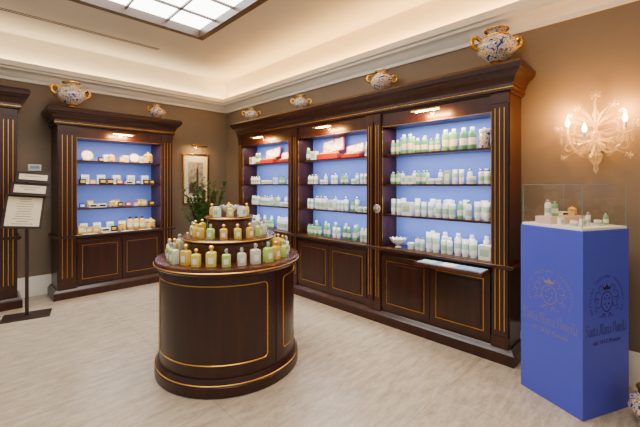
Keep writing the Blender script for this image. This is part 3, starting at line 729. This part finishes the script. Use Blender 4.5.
for (y,z,s) in ((0,0.30,1.1),(-0.11,0.22,0.9),(0.11,0.22,0.9),(-0.24,0.06,0.9),(0.24,0.06,0.9),(0,-0.17,0.9),(-0.2,-0.17,0.8),(0.2,-0.17,0.8)):
    fl=MB()
    for j in range(7):
        a=2*pi*j/7
        fl.tube([(-0.09,y,z),(-0.10,y+0.012*s*math.cos(a),z+0.012*s*math.sin(a)),(-0.105,y+0.026*s*math.cos(a),z+0.026*s*math.sin(a)),(-0.095,y+0.034*s*math.cos(a),z+0.034*s*math.sin(a))],[0.003,0.007*s,0.007*s,0.002],6,flat=0.4)
    fl.lathe([(0.001,-0.01),(0.009,0),(0.001,0.01)],10,c=(-0.105,y,z))
    fl.tube([(-0.09,y,z),(-0.08,y*0.5,z*0.65),(-0.075,0,z*0.3)],0.0025,6)
    fl.obj('glass_flower',MURANO,sc0)

# ---------------------------------------------------------------- framed picture + lamp + thermostat
px0,px1,pz0,pz1 = 2.64,3.12,1.14,2.04
fr = empty('framed_picture',((px0+px1)/2,6.1,(pz0+pz1)/2),0,'gilt framed engraving of a bell tower hanging on the taupe wall','picture')
w2=(px1-px0)/2; h2=(pz1-pz0)/2
f=MB(); frame_rect(f,-w2,w2,-h2,h2,-0.03,0,0.026); f.obj('frame',GOLDDARK,fr,bevel=0.004)
MB().box(-w2+0.015,w2-0.015,-0.012,-0.002,-h2+0.015,h2-0.015).obj('mat_board',CREAM,fr)
MB().box(-w2+0.10,w2-0.10,-0.014,-0.012,-h2+0.17,h2-0.15).obj('print',noise_mat('engraving',[(0.3,(112,102,82)),(0.6,(188,176,146))],nscale=16,detail=6,rough=0.8),fr)
d=MB(); d.box(0.01,0.05,-0.016,-0.014,-0.25,0.15); d.poly([(0.005,0.15),(0.055,0.15),(0.03,0.23)],M=Matrix.Translation((0,-0.0155,0))@Matrix.Rotation(pi/2,4,'X')); d.box(-0.12,0.0,-0.016,-0.014,-0.25,-0.08); d.box(0.055,0.125,-0.016,-0.014,-0.25,-0.13)
d.obj('engraved_tower',INK,fr)
pl = empty('picture_lamp',((px0+px1)/2,6.1,2.16),0,'brass picture lamp mounted on the wall over the engraving','wall lamp')
MB().tube([(0,0,0),(0,-0.08,0.03),(0,-0.14,0.02)],0.006).lathe([(0.025,0),(0.025,0.01)],14,M=Matrix.Rotation(pi/2,4,'X')).obj('arm',BRASS,pl)
MB().tube([(-0.14,-0.15,0.01),(0.14,-0.15,0.01)],0.02,12).obj('lamp_shade',BRASS,pl)
area('lamp_light',(0,-0.15,-0.015),(math.radians(25),0,0),0.22,0.02,3.5,(255,205,130),pl)
th = empty('thermostat',(0.62,6.1,1.72),0,'small white wall thermostat with grey screen','thermostat')
MB().box(-0.07,0.07,-0.018,0,-0.042,0.042).obj('body',WHITEPL,th,bevel=0.004)
MB().box(-0.05,0.05,-0.0195,-0.018,-0.015,0.027).obj('screen',mat('grey_screen',(150,170,180),0.3),th)

# ---------------------------------------------------------------- sign stand
st = empty('sign_stand',(0.46,5.20,0),math.radians(-12),'dark walnut floor stand holding three framed printed sheets','sign stand')
MB().box(-0.22,0.22,-0.14,0.14,0,0.014).obj('base',STANDW,st,bevel=0.004)
MB().box(-0.016,0.016,-0.012,0.012,0.014,1.56).obj('pole',STANDW,st)
for i,(xx,zz,ww,hh) in enumerate(((-0.02,1.19,0.165,0.34),(0.035,1.44,0.155,0.10),(0.065,1.575,0.14,0.075))):
    Mx=Matrix.Translation((xx,-0.045,zz))@Matrix.Rotation(math.radians(-14),4,'X')@Matrix.Rotation(math.radians(5),4,'Y')
    bd=MB().box(-ww-.012,ww+.012,-0.008,0.008,-hh/2-0.022,hh/2+0.022,M=Mx); bd.box(-0.012-xx,0.012-xx,0.008,0.05,-0.02,0.02,M=Mx)
    bo=bd.obj('sign_board',STANDW,st)
    MB().box(-ww+0.014,ww-0.014,-0.010,-0.008,-hh/2+0.006,hh/2-0.006,M=Mx).obj('paper_sheet',PAPER,bo)
    ln=MB(); z=hh/2-0.03
    while z>-hh/2+0.02:
        l=(ww-0.05)*random.uniform(0.45,0.9); ln.box(-l,l,-0.0108,-0.0101,z-0.0025,z+0.0025,M=Mx); z-=0.028
    ln.obj('printed_lines',INK,bo)

# ---------------------------------------------------------------- potted plant by the corner
pp = empty('potted_plant',(2.70,5.34,0),0,'leafy green potted plant standing in front of the room corner','plant')
MB().lathe([(0.11,0),(0.12,0.01),(0.15,0.28),(0.165,0.30),(0.165,0.33),(0.15,0.33),(0.14,0.29),(0.001,0.285)],28).obj('pot',TERRA,pp)
stm=MB(); lf=MB()
for s_ in range(34):
    a=random.uniform(0,2*pi); hgt=random.uniform(0.8,1.32); spread=random.uniform(0.03,0.34)
    pts=[(0.05*math.cos(a)+spread*math.cos(a)*(t**1.6), 0.05*math.sin(a)+spread*math.sin(a)*(t**1.6), 0.28+hgt*t) for t in [q/8 for q in range(9)]]
    stm.tube(pts,[0.007-0.0006*q for q in range(9)],6)
    for q in range(90):
        t=random.uniform(0.35,1.0); i0=min(7,int(t*8)); p=Vector(pts[i0]).lerp(Vector(pts[i0+1]),t*8-i0)
        b=random.uniform(0,2*pi); el=random.uniform(-0.3,0.9); L=random.uniform(0.05,0.08)
        d_=Vector((math.cos(b)*math.cos(el),math.sin(b)*math.cos(el),math.sin(el))); sd=d_.cross(Vector((0,0,1))).normalized()*L*0.27
        k=len(lf.v); lf.v+= [tuple(p),tuple(p+d_*L*0.5+sd),tuple(p+d_*L),tuple(p+d_*L*0.5-sd)]
        lf.f.append((k,k+1,k+2,k+3)); lf.m.append(0)
stm.obj('stem',mat('stem_brown',(86,70,44),0.7),pp)
lf.obj('foliage',LEAF,pp,fix=False)

# ---------------------------------------------------------------- lighting
area('cove_light_right',(WX-0.07,(Y0+WY)/2,3.035),(pi,0,0),0.05,WY-Y0-0.3,115,(255,192,104))
area('cove_light_back',((X0+WX)/2,WY-0.07,3.035),(pi,0,0),WX-X0-0.3,0.05,38,(255,216,160))
area('ceiling_fill_light',(0.6,1.0,3.40),(0,0,0),2.2,2.2,85,(255,245,232))  # added fill lamp below the ceiling to brighten room and floor, no fixture
wd = bpy.data.worlds.new('world'); bpy.context.scene.world = wd; wd.use_nodes=True
wd.node_tree.nodes['Background'].inputs[0].default_value=(1.0,0.96,0.91,1)
wd.node_tree.nodes['Background'].inputs[1].default_value=0.5

for o in TEMPL: bpy.data.objects.remove(o)

# ---------------------------------------------------------------- camera
cam = bpy.data.cameras.new('camera'); co = bpy.data.objects.new('camera',cam); COL.objects.link(co)
co.location=(0,0,1.5); co.rotation_euler=(pi/2,0,math.radians(45.4-90))
cam.sensor_width=36; cam.lens=355/640*36; cam.shift_y=-29.5/640; cam.clip_start=0.02
bpy.context.scene.camera=co
